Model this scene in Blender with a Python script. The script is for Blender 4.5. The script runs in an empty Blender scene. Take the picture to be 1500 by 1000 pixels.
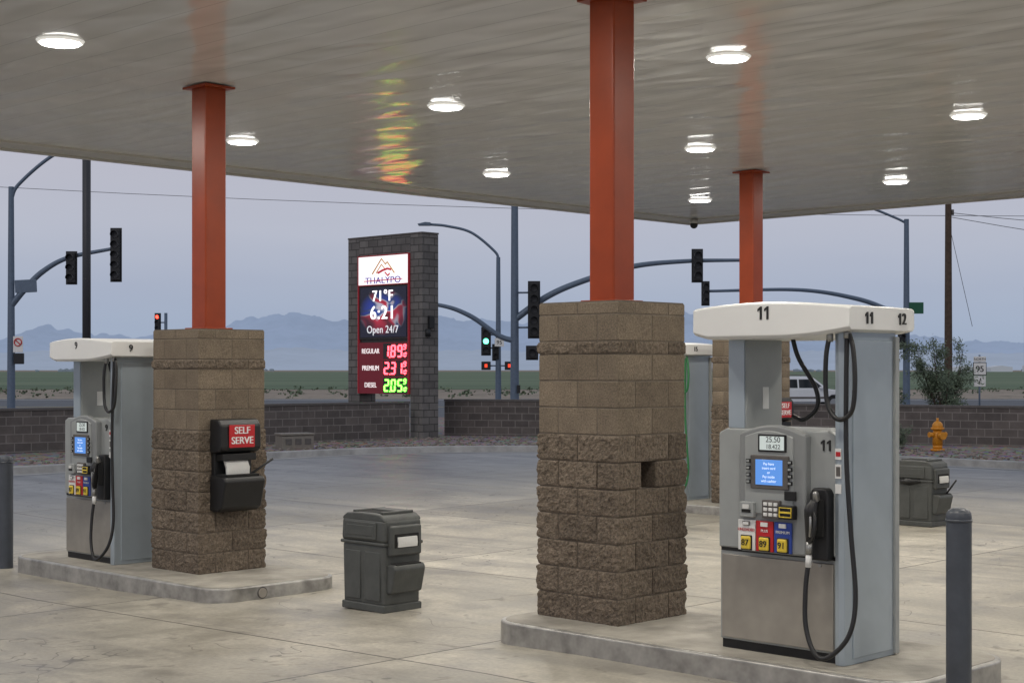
import bpy, bmesh, math, random
from mathutils import Vector, noise, Matrix
random.seed(7)
S=bpy.context.scene
COL=S.collection
TH=math.radians(44.24)
CAM=Vector((7.343,-8.649,2.03))
R=Vector((math.cos(TH),math.sin(TH),0)); D=Vector((-math.sin(TH),math.cos(TH),0))
def site(X,Y,z=0):
    p=CAM+R*X+D*Y
    return Vector((p.x,p.y,z))
def gz(a,t):
    s=-a
    f=max(0,min(1.15,s/5.33)); g=max(0,min(1,1-t/9.3)); h=max(0,min(1,(t+14)/10)); k=max(0,min(1,(20-s)/8))
    return -0.115*f*g*h*k
# ---------------------------------------------------------------- materials
def mat(name,col,rough=.5,metal=0,var=0,vscale=8,bump=0,bscale=60,emit=None,es=0,spec=None,col2=None,coat=0):
    m=bpy.data.materials.new(name); m.use_nodes=True
    nt=m.node_tree; b=nt.nodes['Principled BSDF']
    b.inputs['Base Color'].default_value=(*col,1); b.inputs['Roughness'].default_value=rough
    b.inputs['Metallic'].default_value=metal
    if coat: b.inputs['Coat Weight'].default_value=coat
    if spec is not None: b.inputs['Specular IOR Level'].default_value=spec
    tc=None
    if var or bump:
        tc=nt.nodes.new('ShaderNodeTexCoord')
    if var:
        n=nt.nodes.new('ShaderNodeTexNoise'); n.inputs['Scale'].default_value=vscale; n.inputs['Detail'].default_value=3
        n.inputs['Roughness'].default_value=.65
        nt.links.new(tc.outputs['Object'],n.inputs['Vector'])
        r=nt.nodes.new('ShaderNodeValToRGB')
        c2=col2 if col2 else tuple(c*(1+var) for c in col)
        r.color_ramp.elements[0].position=.3; r.color_ramp.elements[1].position=.7
        r.color_ramp.elements[0].color=(*[c*(1-var) for c in col],1) if not col2 else (*col,1)
        r.color_ramp.elements[1].color=(*c2,1)
        nt.links.new(n.outputs['Fac'],r.inputs['Fac']); nt.links.new(r.outputs['Color'],b.inputs['Base Color'])
    if bump:
        n2=nt.nodes.new('ShaderNodeTexNoise'); n2.inputs['Scale'].default_value=bscale; n2.inputs['Detail'].default_value=1
        nt.links.new(tc.outputs['Object'],n2.inputs['Vector'])
        bp=nt.nodes.new('ShaderNodeBump'); bp.inputs['Strength'].default_value=bump; bp.inputs['Distance'].default_value=.01
        nt.links.new(n2.outputs['Fac'],bp.inputs['Height']); nt.links.new(bp.outputs['Normal'],b.inputs['Normal'])
    if emit:
        b.inputs['Emission Color'].default_value=(*emit,1); b.inputs['Emission Strength'].default_value=es
    return m
def N(nt,t,**k):
    n=nt.nodes.new(t)
    for a,v in k.items(): setattr(n,a,v)
    return n
def math_n(nt,op,a,b=None,c=None,clamp=False):
    n=nt.nodes.new('ShaderNodeMath'); n.operation=op; n.use_clamp=clamp
    for i,v in enumerate((a,b,c)):
        if v is None: continue
        if isinstance(v,(int,float)): n.inputs[i].default_value=v
        else: nt.links.new(v,n.inputs[i])
    return n.outputs[0]
def mixc(nt,f,a,b,mode='MIX'):
    n=nt.nodes.new('ShaderNodeMix'); n.data_type='RGBA'; n.blend_type=mode
    for sock,v in ((n.inputs['Factor'],f),(n.inputs[6],a),(n.inputs[7],b)):
        if isinstance(v,(int,float)): sock.default_value=v
        elif isinstance(v,tuple): sock.default_value=(*v,1)
        else: nt.links.new(v,sock)
    return n.outputs[2]
def ramp(nt,f,stops):
    r=nt.nodes.new('ShaderNodeValToRGB'); el=r.color_ramp.elements
    while len(el)<len(stops): el.new(.5)
    for e,(p,c) in zip(el,stops):
        e.position=p; e.color=(*c,1) if isinstance(c,tuple) else (c,c,c,1)
    nt.links.new(f,r.inputs['Fac']); return r.outputs['Color']
def noise_n(nt,vec,scale,detail=5,rough=.6,dist=0):
    n=nt.nodes.new('ShaderNodeTexNoise'); n.inputs['Scale'].default_value=scale; n.inputs['Detail'].default_value=detail
    n.inputs['Roughness'].default_value=rough; n.inputs['Distortion'].default_value=dist
    nt.links.new(vec,n.inputs['Vector']); return n.outputs['Fac']
def mapping(nt,vec,scale=(1,1,1),rot=(0,0,0)):
    n=nt.nodes.new('ShaderNodeMapping'); n.inputs['Scale'].default_value=scale; n.inputs['Rotation'].default_value=rot
    nt.links.new(vec,n.inputs['Vector']); return n.outputs[0]

# concrete pavement
def concrete_ground():
    m=bpy.data.materials.new('lot_concrete'); m.use_nodes=True; nt=m.node_tree; b=nt.nodes['Principled BSDF']
    tc=N(nt,'ShaderNodeTexCoord'); P=tc.outputs['Object']
    sx=N(nt,'ShaderNodeSeparateXYZ'); nt.links.new(P,sx.inputs[0]); x,y=sx.outputs[0],sx.outputs[1]
    big=noise_n(nt,P,.25,2,.6,.6); mid=noise_n(nt,P,1.7,5,.72,0); fine=noise_n(nt,P,26,2,.7)
    c=ramp(nt,big,[(.3,(.275,.258,.222)),(.5,(.37,.348,.30)),(.7,(.46,.435,.38))])
    c=mixc(nt,.7,c,ramp(nt,mid,[(.28,(.27,.26,.24)),(.5,(.51,.50,.475)),(.72,(.73,.715,.685))]),'OVERLAY')
    c=mixc(nt,.35,c,ramp(nt,fine,[(.3,.3),(.7,.7)]),'OVERLAY')
    # per panel tint
    px=math_n(nt,'FLOOR',math_n(nt,'DIVIDE',math_n(nt,'ADD',x,.9),4.3)); py=math_n(nt,'FLOOR',math_n(nt,'DIVIDE',math_n(nt,'ADD',y,1.35),3.9))
    cb=N(nt,'ShaderNodeCombineXYZ'); nt.links.new(px,cb.inputs[0]); nt.links.new(py,cb.inputs[1])
    wn=N(nt,'ShaderNodeTexWhiteNoise'); nt.links.new(cb.outputs[0],wn.inputs['Vector'])
    c=mixc(nt,.6,c,ramp(nt,wn.outputs['Value'],[(0,.36),(1,.64)]),'OVERLAY')
    # tyre-worn streaks along the driving lanes
    st=noise_n(nt,mapping(nt,P,(.16,1.3,1)),1.0,3,.65,.8)
    c=mixc(nt,math_n(nt,'MULTIPLY',ramp(nt,st,[(.46,0.0),(.66,1.0)]),.5),c,(.16,.152,.14))
    # oil drips
    sp=noise_n(nt,P,3.4,2,.55,.8)
    c=mixc(nt,math_n(nt,'MULTIPLY',ramp(nt,sp,[(.63,0.0),(.73,1.0)]),.5),c,(.10,.092,.08))
    # outside the canopy: more worn slab, with bluish sky reflection painted into its colour
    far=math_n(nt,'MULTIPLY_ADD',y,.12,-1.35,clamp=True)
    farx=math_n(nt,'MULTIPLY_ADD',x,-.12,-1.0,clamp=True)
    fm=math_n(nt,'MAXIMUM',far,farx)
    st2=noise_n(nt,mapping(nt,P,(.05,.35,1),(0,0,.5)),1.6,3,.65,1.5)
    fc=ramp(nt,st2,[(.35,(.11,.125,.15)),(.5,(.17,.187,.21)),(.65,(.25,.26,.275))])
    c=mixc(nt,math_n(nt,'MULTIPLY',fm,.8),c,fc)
    def joint(v,off,sp_):
        d=math_n(nt,'ABSOLUTE',math_n(nt,'SUBTRACT',math_n(nt,'FRACT',math_n(nt,'DIVIDE',math_n(nt,'ADD',v,off),sp_)),.5))
        return math_n(nt,'GREATER_THAN',d,.5-.012/sp_)
    j=math_n(nt,'MAXIMUM',joint(x,.9,4.3),joint(y,1.35,3.9))
    ck=math_n(nt,'LESS_THAN',math_n(nt,'ABSOLUTE',math_n(nt,'SUBTRACT',noise_n(nt,P,.33,4,.55),.5)),.0010)
    c=mixc(nt,math_n(nt,'MULTIPLY',j,.85),c,(.05,.045,.04))
    c=mixc(nt,math_n(nt,'MULTIPLY',ck,.55),c,(.06,.055,.05))
    nt.links.new(c,b.inputs['Base Color'])
    nt.links.new(ramp(nt,mid,[(.3,.36),(.7,.62)]),b.inputs['Roughness'])
    h=math_n(nt,'SUBTRACT',math_n(nt,'MULTIPLY',fine,.3),j)
    bp=N(nt,'ShaderNodeBump'); bp.inputs['Strength'].default_value=.5; bp.inputs['Distance'].default_value=.01
    nt.links.new(h,bp.inputs['Height']); nt.links.new(bp.outputs[0],b.inputs['Normal'])
    return m
def block_mat(name,c1,c2,split):
    m=bpy.data.materials.new(name); m.use_nodes=True; nt=m.node_tree; b=nt.nodes['Principled BSDF']
    g=N(nt,'ShaderNodeNewGeometry'); tc=N(nt,'ShaderNodeTexCoord'); P=tc.outputs['Object']
    c=ramp(nt,g.outputs['Random Per Island'],[(0,c1),(1,c2)])
    c=mixc(nt,.5,c,ramp(nt,noise_n(nt,P,5,4,.7),[(.3,.33),(.7,.66)]),'OVERLAY')
    c=mixc(nt,.7 if split else .6,c,ramp(nt,noise_n(nt,P,75 if not split else 45,2,.8),[(.3,.15),(.7,.85)]),'OVERLAY')
    nt.links.new(c,b.inputs['Base Color']); b.inputs['Roughness'].default_value=.9
    bp=N(nt,'ShaderNodeBump'); bp.inputs['Strength'].default_value=1 if split else .4; bp.inputs['Distance'].default_value=.012 if split else .008
    nt.links.new(noise_n(nt,P,60,3,.75),bp.inputs['Height']); nt.links.new(bp.outputs[0],b.inputs['Normal'])
    return m
def masonry(name,c1,c2,mort,bw=.4,rh=.2,ms=.010):
    m=bpy.data.materials.new(name); m.use_nodes=True; nt=m.node_tree; b=nt.nodes['Principled BSDF']
    tc=N(nt,'ShaderNodeTexCoord'); sx=N(nt,'ShaderNodeSeparateXYZ'); nt.links.new(tc.outputs['Object'],sx.inputs[0])
    cb=N(nt,'ShaderNodeCombineXYZ'); nt.links.new(math_n(nt,'ADD',sx.outputs[0],sx.outputs[1]),cb.inputs[0]); nt.links.new(sx.outputs[2],cb.inputs[1])
    br=N(nt,'ShaderNodeTexBrick'); nt.links.new(cb.outputs[0],br.inputs['Vector'])
    br.inputs['Scale'].default_value=1; br.inputs['Brick Width'].default_value=bw; br.inputs['Row Height'].default_value=rh
    br.inputs['Mortar Size'].default_value=ms; br.inputs['Color1'].default_value=(*c1,1); br.inputs['Color2'].default_value=(*c2,1); br.inputs['Mortar'].default_value=(*mort,1)
    c=mixc(nt,.5,br.outputs['Color'],ramp(nt,noise_n(nt,tc.outputs['Object'],2.2,4,.75),[(.3,.3),(.7,.68)]),'OVERLAY')
    nt.links.new(c,b.inputs['Base Color']); b.inputs['Roughness'].default_value=.9
    return m
def soffit_mat():
    m=bpy.data.materials.new('canopy_soffit_panels'); m.use_nodes=True; nt=m.node_tree; b=nt.nodes['Principled BSDF']
    tc=N(nt,'ShaderNodeTexCoord'); P=tc.outputs['Object']
    sx=N(nt,'ShaderNodeSeparateXYZ'); nt.links.new(P,sx.inputs[0]); y=sx.outputs[1]
    q=math_n(nt,'DIVIDE',y,.4); fr=math_n(nt,'FRACT',q); d=math_n(nt,'ABSOLUTE',math_n(nt,'SUBTRACT',fr,.5))
    seam=math_n(nt,'GREATER_THAN',d,.484)
    wn=N(nt,'ShaderNodeTexWhiteNoise'); wn.noise_dimensions='1D'; nt.links.new(math_n(nt,'FLOOR',q),wn.inputs['W'])
    c=mixc(nt,wn.outputs['Value'],(.70,.69,.66),(.74,.73,.70))
    c=mixc(nt,math_n(nt,'MULTIPLY',seam,.4),c,(.30,.295,.28))
    nt.links.new(c,b.inputs['Base Color'])
    b.inputs['Roughness'].default_value=.15; b.inputs['Specular IOR Level'].default_value=1.0
    oil=noise_n(nt,mapping(nt,P,(.8,1.6,1)),1.25,1,.45,.3)
    # each pan is very slightly bowed between its seams
    h=math_n(nt,'ADD',oil,math_n(nt,'MULTIPLY',math_n(nt,'POWER',d,2.0),.05))
    h=math_n(nt,'ADD',h,math_n(nt,'MULTIPLY',seam,-.02))
    bp=N(nt,'ShaderNodeBump'); bp.inputs['Strength'].default_value=1; bp.inputs['Distance'].default_value=.036
    nt.links.new(h,bp.inputs['Height']); nt.links.new(bp.outputs[0],b.inputs['Normal'])
    return m
M_conc=concrete_ground()
M_soffit=soffit_mat()
M_smooth=block_mat('smooth_block',(.150,.118,.085),(.205,.163,.118),False)
M_split=block_mat('split_face_block',(.120,.093,.069),(.178,.140,.104),True)
M_mortar=mat('mortar',(.15,.125,.10),.95,var=.2,bump=.4)
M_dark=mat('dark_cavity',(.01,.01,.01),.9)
M_orange=mat('orange_steel_paint',(.29,.043,.008),.33,var=.12,vscale=3,bump=.04,bscale=30,spec=.4)
M_fascia=mat('canopy_fascia_paint',(.52,.50,.46),.4,var=.06,vscale=1)
M_white=mat('white_valance',(.76,.76,.745),.35,var=.03,vscale=2)
M_grey=mat('dispenser_grey_paint',(.32,.335,.33),.38,var=.06,vscale=3,bump=.03)
M_grey2=mat('dispenser_head_grey',(.235,.245,.245),.42,var=.06,vscale=3)
M_alu=mat('mast_aluminium',(.38,.435,.48),.33,metal=.35,var=.07,vscale=2)
M_steel=mat('stainless_door',(.36,.335,.295),.33,metal=.55,var=.16,vscale=2.5)
M_form=mat('island_steel_form',(.36,.35,.33),.40,metal=.5,var=.35,vscale=5,bump=.15,bscale=20)
M_islc=mat('island_concrete',(.31,.29,.25),.7,var=.3,vscale=2.6,bump=.3,bscale=70)
M_black=mat('black_rubber',(.012,.012,.013),.42)
M_blackp=mat('black_plastic',(.014,.014,.015),.45,var=.2,vscale=6,spec=.35)
M_red=mat('red_label',(.50,.015,.02),.35)
M_blue=mat('blue_label',(.025,.06,.32),.35)
M_wht=mat('white_label',(.75,.75,.73),.4)
M_yel=mat('yellow_label',(.75,.55,.05),.4)
M_txt=mat('black_text',(.01,.01,.01),.5)
M_wtx=mat('white_text',(.8,.8,.8),.5)
M_lcd=mat('lcd_face',(.35,.4,.38),.2,emit=(.75,.82,.8),es=.45)
M_scr=mat('blue_screen',(.05,.15,.4),.15,emit=(.12,.3,.75),es=.75)
M_scrtx=mat('screen_text',(.5,.6,.8),.3,emit=(.7,.8,1),es=.9)
M_hose_g=mat('green_hose_rubber',(.02,.16,.05),.4)
M_bin=mat('bin_grey_plastic',(.066,.070,.067),.5,var=.18,vscale=6,bump=.1,bscale=90)
M_bol=mat('bollard_paint',(.055,.063,.078),.42,var=.2,vscale=5,bump=.1,bscale=50)
M_paper=mat('paper_towel',(.66,.66,.64),.8,bump=.2)
M_cone=mat('nozzle_metal',(.35,.35,.34),.35,metal=.8)
M_wall=masonry('dark_block_wall',(.085,.074,.070),(.125,.108,.10),(.19,.172,.16),ms=.012)
M_pyl=masonry('pylon_block',(.115,.108,.104),(.17,.16,.152),(.055,.052,.05),ms=.014)
M_cap=mat('wall_cap',(.11,.10,.095),.85,var=.15)
M_pole=mat('galvanised_pole',(.11,.15,.21),.5,metal=.2,var=.1)
M_dpole=mat('dark_pole',(.03,.032,.038),.5)
M_sig=mat('signal_black',(.010,.011,.013),.55)
M_wood=mat('wood_pole',(.075,.05,.035),.9,var=.3,vscale=6,bump=.5)
M_kerb=mat('kerb_concrete',(.34,.335,.325),.8,var=.2,vscale=3,bump=.3)
M_asph=mat('road_asphalt',(.075,.085,.10),.75,var=.25,vscale=.6)
M_paint=mat('road_paint',(.6,.6,.58),.6,var=.2)
def gravel_mat():
    m=bpy.data.materials.new('planter_gravel'); m.use_nodes=True; nt=m.node_tree; b=nt.nodes['Principled BSDF']
    tc=N(nt,'ShaderNodeTexCoord'); P=tc.outputs['Object']
    v=N(nt,'ShaderNodeTexVoronoi'); v.inputs['Scale'].default_value=9; nt.links.new(P,v.inputs['Vector'])
    c=mixc(nt,.8,(.20,.17,.15),v.outputs['Color'],'SOFT_LIGHT')
    c=mixc(nt,.6,c,ramp(nt,noise_n(nt,P,.8,4,.7),[(.3,.35),(.7,.62)]),'OVERLAY')
    nt.links.new(c,b.inputs['Base Color']); b.inputs['Roughness'].default_value=.95
    return m
M_gravel=gravel_mat()
# ---------------------------------------------------------------- geometry helpers
def empty(name,loc=(0,0,0),rz=0):
    e=bpy.data.objects.new(name,None); e.location=loc; e.rotation_euler=(0,0,rz); e.empty_display_size=.2
    COL.objects.link(e); return e
def finish(name,bm,mats,parent=None,loc=(0,0,0),rot=(0,0,0),smooth=False,bevel=0,seg=2):
    me=bpy.data.meshes.new(name); bmesh.ops.recalc_face_normals(bm,faces=bm.faces[:]) ; bm.to_mesh(me); bm.free()
    if not isinstance(mats,(list,tuple)): mats=[mats]
    for m in mats: me.materials.append(m)
    o=bpy.data.objects.new(name,me); o.location=loc; o.rotation_euler=rot; COL.objects.link(o)
    if parent: o.parent=parent
    if smooth:
        for p in me.polygons: p.use_smooth=True
    if bevel:
        md=o.modifiers.new('b','BEVEL'); md.width=bevel; md.segments=seg; md.limit_method='ANGLE'; md.angle_limit=math.radians(35)
        for p in me.polygons: p.use_smooth=True
        md.harden_normals=True
    return o
def bbox(bm,c,s,taper=None):
    x,y,z=c; a,b_,h=s[0]/2,s[1]/2,s[2]/2; tx,ty=taper if taper else (1,1)
    v=[bm.verts.new((x+i*a*(tx if k>0 else 1),y+j*b_*(ty if k>0 else 1),z+k*h)) for k in(-1,1) for j in(-1,1) for i in(-1,1)]
    for f in((0,2,3,1),(4,5,7,6),(0,1,5,4),(2,6,7,3),(0,4,6,2),(1,3,7,5)): bm.faces.new([v[i] for i in f])
def box(parent,name,c,s,m,bevel=.004,rot=(0,0,0),taper=None,seg=2):
    bm=bmesh.new(); bbox(bm,(0,0,0),s,taper); return finish(name,bm,m,parent,c,rot,bevel=bevel,seg=seg)
def cyl(parent,name,p1,p2,r,m,r2=None,n=20,bevel=0):
    p1=Vector(p1);p2=Vector(p2);d=p2-p1
    bm=bmesh.new(); bmesh.ops.create_cone(bm,cap_ends=True,segments=n,radius1=r,radius2=r if r2 is None else r2,depth=d.length)
    me_rot=d.to_track_quat('Z','Y').to_euler()
    o=finish(name,bm,m,parent,(p1+p2)/2,me_rot,bevel=bevel)
    for p in o.data.polygons: p.use_smooth=len(p.vertices)==4
    return o
def tube(parent,name,pts,r,m,radii=None,res=12,smooth=True):
    cu=bpy.data.curves.new(name,'CURVE'); cu.dimensions='3D'; cu.bevel_depth=r; cu.bevel_resolution=4; cu.use_fill_caps=True
    if smooth and len(pts)>2:
        P=[Vector(p) for p in pts]; P=[P[0]*2-P[1]]+P+[P[-1]*2-P[-2]]; out=[];rr=[]
        for i in range(1,len(P)-2):
            for k in range(res):
                t=k/res
                out.append(.5*((2*P[i])+(-P[i-1]+P[i+1])*t+(2*P[i-1]-5*P[i]+4*P[i+1]-P[i+2])*t*t+(-P[i-1]+3*P[i]-3*P[i+1]+P[i+2])*t**3))
                rr.append((radii[i-1]*(1-t)+radii[i]*t) if radii else 1)
        out.append(P[-2]); rr.append(radii[-1] if radii else 1)
    else: out=[Vector(p) for p in pts]; rr=radii or [1]*len(out)
    sp=cu.splines.new('POLY'); sp.points.add(len(out)-1)
    for i,p in enumerate(out): sp.points[i].co=(*p,1); sp.points[i].radius=rr[i]
    cu.materials.append(m); o=bpy.data.objects.new(name,cu); COL.objects.link(o)
    if parent: o.parent=parent
    return o
def prism(parent,name,poly,axis,d0,d1,m,bevel=.004,smooth=False,loc=(0,0,0)):
    """poly 2D; axis 'y': poly is (x,z); 'x': (y,z); 'z': (x,y)"""
    bm=bmesh.new()
    def P(a,b,d): return {'y':(a,d,b),'x':(d,a,b),'z':(a,b,d)}[axis]
    v0=[bm.verts.new(P(a,b,d0)) for a,b in poly]; v1=[bm.verts.new(P(a,b,d1)) for a,b in poly]
    bm.faces.new(v0); bm.faces.new(v1[::-1]); n=len(poly)
    for i in range(n): bm.faces.new([v0[i],v1[i],v1[(i+1)%n],v0[(i+1)%n]])
    return finish(name,bm,m,parent,loc,bevel=bevel)
def text(parent,name,s,loc,size,m,rot=(math.pi/2,0,0),ext=.002,bold=.0,align='CENTER',sx=1,sp=1.0):
    side=Vector((0,1,0)) if abs(rot[2])>.1 else Vector((1,0,0)); out=Vector((1,0,0)) if abs(rot[2])>.1 else Vector((0,-1,0))
    offs=(0,) if not bold else (-bold,0,bold)
    for i,k in enumerate(offs):
        cu=bpy.data.curves.new(name,'FONT'); cu.body=s; cu.size=size; cu.extrude=ext; cu.align_x=align; cu.align_y='CENTER'; cu.space_character=sp
        cu.materials.append(m); o=bpy.data.objects.new(name,cu); o.location=Vector(loc)+side*k+out*(.0004*i); o.rotation_euler=rot; o.scale=(sx,1,1); COL.objects.link(o)
        if parent: o.parent=parent
    return o
def rrect(x0,x1,y0,y1,r,n=8):
    out=[]
    for cx,cy,a0 in((x1-r,y1-r,0),(x0+r,y1-r,90),(x0+r,y0+r,180),(x1-r,y0+r,270)):
        for i in range(n+1):
            a=math.radians(a0+90*i/n); out.append((cx+r*math.cos(a),cy+r*math.sin(a)))
    return out
def sheet(name,pts,m,parent=None):
    bm=bmesh.new(); bm.faces.new([bm.verts.new(p) for p in pts]); o=finish(name,bm,m,parent)
    return o
# ---------------------------------------------------------------- ground
def build_lot():
    bm=bmesh.new(); x0,x1,y0,y1,st=-62,32,-24,62,1.0
    nx=int((x1-x0)/st);ny=int((y1-y0)/st)
    g=[[bm.verts.new((x0+i*st,y0+j*st,gz(x0+i*st,y0+j*st))) for i in range(nx+1)] for j in range(ny+1)]
    for j in range(ny):
        for i in range(nx):
            cx,cy=x0+(i+.5)*st-CAM.x,y0+(j+.5)*st-CAM.y
            if cx*D.x+cy*D.y>43: continue
            bm.faces.new((g[j][i],g[j][i+1],g[j+1][i+1],g[j+1][i]))
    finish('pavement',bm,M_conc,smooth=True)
build_lot()
def terrain_mat():
    m=bpy.data.materials.new('desert_soil'); m.use_nodes=True; nt=m.node_tree; b=nt.nodes['Principled BSDF']
    tc=N(nt,'ShaderNodeTexCoord'); P=tc.outputs['Object']
    c=ramp(nt,noise_n(nt,P,.03,6,.7),[(.3,(.20,.16,.125)),(.5,(.27,.22,.17)),(.7,(.33,.275,.215))])
    c=mixc(nt,ramp(nt,noise_n(nt,P,.45,4,.75),[(.54,0.0),(.6,.8)]),c,(.085,.09,.06))
    nt.links.new(c,b.inputs['Base Color']); b.inputs['Roughness'].default_value=.95
    return m
def field_mat():
    m=bpy.data.materials.new('crop_field'); m.use_nodes=True; nt=m.node_tree; b=nt.nodes['Principled BSDF']
    tc=N(nt,'ShaderNodeTexCoord'); P=mapping(nt,tc.outputs['Object'],(1,1,1),(0,0,-TH))
    Q=mapping(nt,P,(.004,.03,1))
    c=ramp(nt,noise_n(nt,Q,1,5,.7),[(.3,(.06,.10,.05)),(.5,(.095,.145,.075)),(.7,(.15,.185,.11))])
    nt.links.new(c,b.inputs['Base Color']); b.inputs['Roughness'].default_value=.95
    return m
M_soil=terrain_mat(); M_field=field_mat()
sheet('ground',[site(-9000,-200,-.3),site(9000,-200,-.3),site(9000,9500,-.3),site(-9000,9500,-.3)],M_soil)
sheet('road',[site(-400,64,-.10),site(400,64,-.10),site(400,112,-.10),site(-400,112,-.10)],M_asph)
sheet('verge',[site(-400,112,-.16),site(400,112,-.16),site(400,170,-.16),site(-400,170,-.16)],M_soil)
sheet('crop_field',[site(-3000,172,-.12),site(3000,165,-.12),site(6000,1500,-.12),site(-6000,1500,-.12)],M_field)
sheet('road_edge_line',[site(-300,108.4,-.094),site(300,108.4,-.094),site(300,109,-.094),site(-300,109,-.094)],M_paint)
sheet('road_edge_line',[site(-300,88,-.094),site(300,88,-.094),site(300,88.3,-.094),site(-300,88.3,-.094)],M_yel)
# kerb + planter
kp=[(-30,14),(-20,21),(-14,25.8),(-9.6,30),(-6.5,34.0),(-4.2,36.6),(-1.8,38.0),(1,38.2),(4,37.2),(7,35),(10.2,31.8),(14,27.5),(22,19),(30,10)]
def cr(pts,res=8):
    P=[Vector((*p,0)) for p in pts]; P=[P[0]*2-P[1]]+P+[P[-1]*2-P[-2]]; out=[]
    for i in range(1,len(P)-2):
        for k in range(res):
            t=k/res
            out.append(.5*((2*P[i])+(-P[i-1]+P[i+1])*t+(2*P[i-1]-5*P[i]+4*P[i+1]-P[i+2])*t*t+(-P[i-1]+3*P[i]-3*P[i+1]+P[i+2])*t**3))
    out.append(P[-2]); return out
K=cr(kp)
def strip(name,prof,m,bev=0):
    bm=bmesh.new(); rows=[]
    for i,p in enumerate(K):
        t=(K[min(i+1,len(K)-1)]-K[max(i-1,0)]).normalized(); n=Vector((-t.y,t.x,0))
        rows.append([bm.verts.new(site(p.x+n.x*o,p.y+n.y*o,z)) for o,z in prof])
    for a,b in zip(rows,rows[1:]):
        for k in range(len(prof)-1): bm.faces.new((a[k],b[k],b[k+1],a[k+1]))
    return finish(name,bm,m,smooth=False)
strip('kerb',[(-.45,.006),(0,.0),(.02,.13),(.05,.15),(.17,.15),(.19,.05)],M_kerb)
bm=bmesh.new(); rows=[]
for p in K:
    q=Vector((p.x*1.6 if abs(p.x)>8 else p.x*1.2,62,0)); a=Vector((p.x,p.y+.16,0)); row=[]
    for k in range(9):
        f=(k/8)**1.3; r=a.lerp(q,f); row.append(bm.verts.new(site(r.x,r.y,.11+.03*noise.noise(Vector((r.x*.5,r.y*.5,0)))*(k>0))))
    rows.append(row)
for a,b in zip(rows,rows[1:]):
    for k in range(8): bm.faces.new((a[k],b[k],b[k+1],a[k+1]))
finish('gravel_planter',bm,M_gravel,smooth=True)
bm=bmesh.new()
for i in range(1400):
    k=random.choice(K[20:90]); X=k.x+random.uniform(-.4,.4); Y=k.y+random.uniform(.35,6); s=random.uniform(.02,.07)
    mt=Matrix.Translation(site(X,Y,.125))@Matrix.Rotation(random.random()*6,4,'Z')@Matrix.Diagonal((s,s*.8,s*.6,1))
    bmesh.ops.create_icosphere(bm,subdivisions=1,radius=1,matrix=mt)
finish('gravel_stones',bm,mat('stone',(.20,.17,.15),.9,var=.4,vscale=5))
# ---------------------------------------------------------------- walls
def wall(name,p,q,h,th=.2,z=.08):
    a=site(*p,z);b=site(*q,z); L=(b-a).length; ang=math.atan2(b.y-a.y,b.x-a.x)
    e=empty(name,(a.x,a.y,z),ang)
    box(e,'wall_blocks',(L/2,0,h/2-.03),(L,th,h+.06),M_wall,0)
    box(e,'wall_cap',(L/2,0,h+.035),(L+.02,th+.04,.06),M_cap,.005)
    return e
wall('block_wall',(-24,24.4),(-2.9,42.9),1.0)
wall('block_wall',(-1.95,45.3),(1.2,44.6),1.02)
wall('block_wall',(1.2,44.6),(26,31.6),.98)
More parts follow.
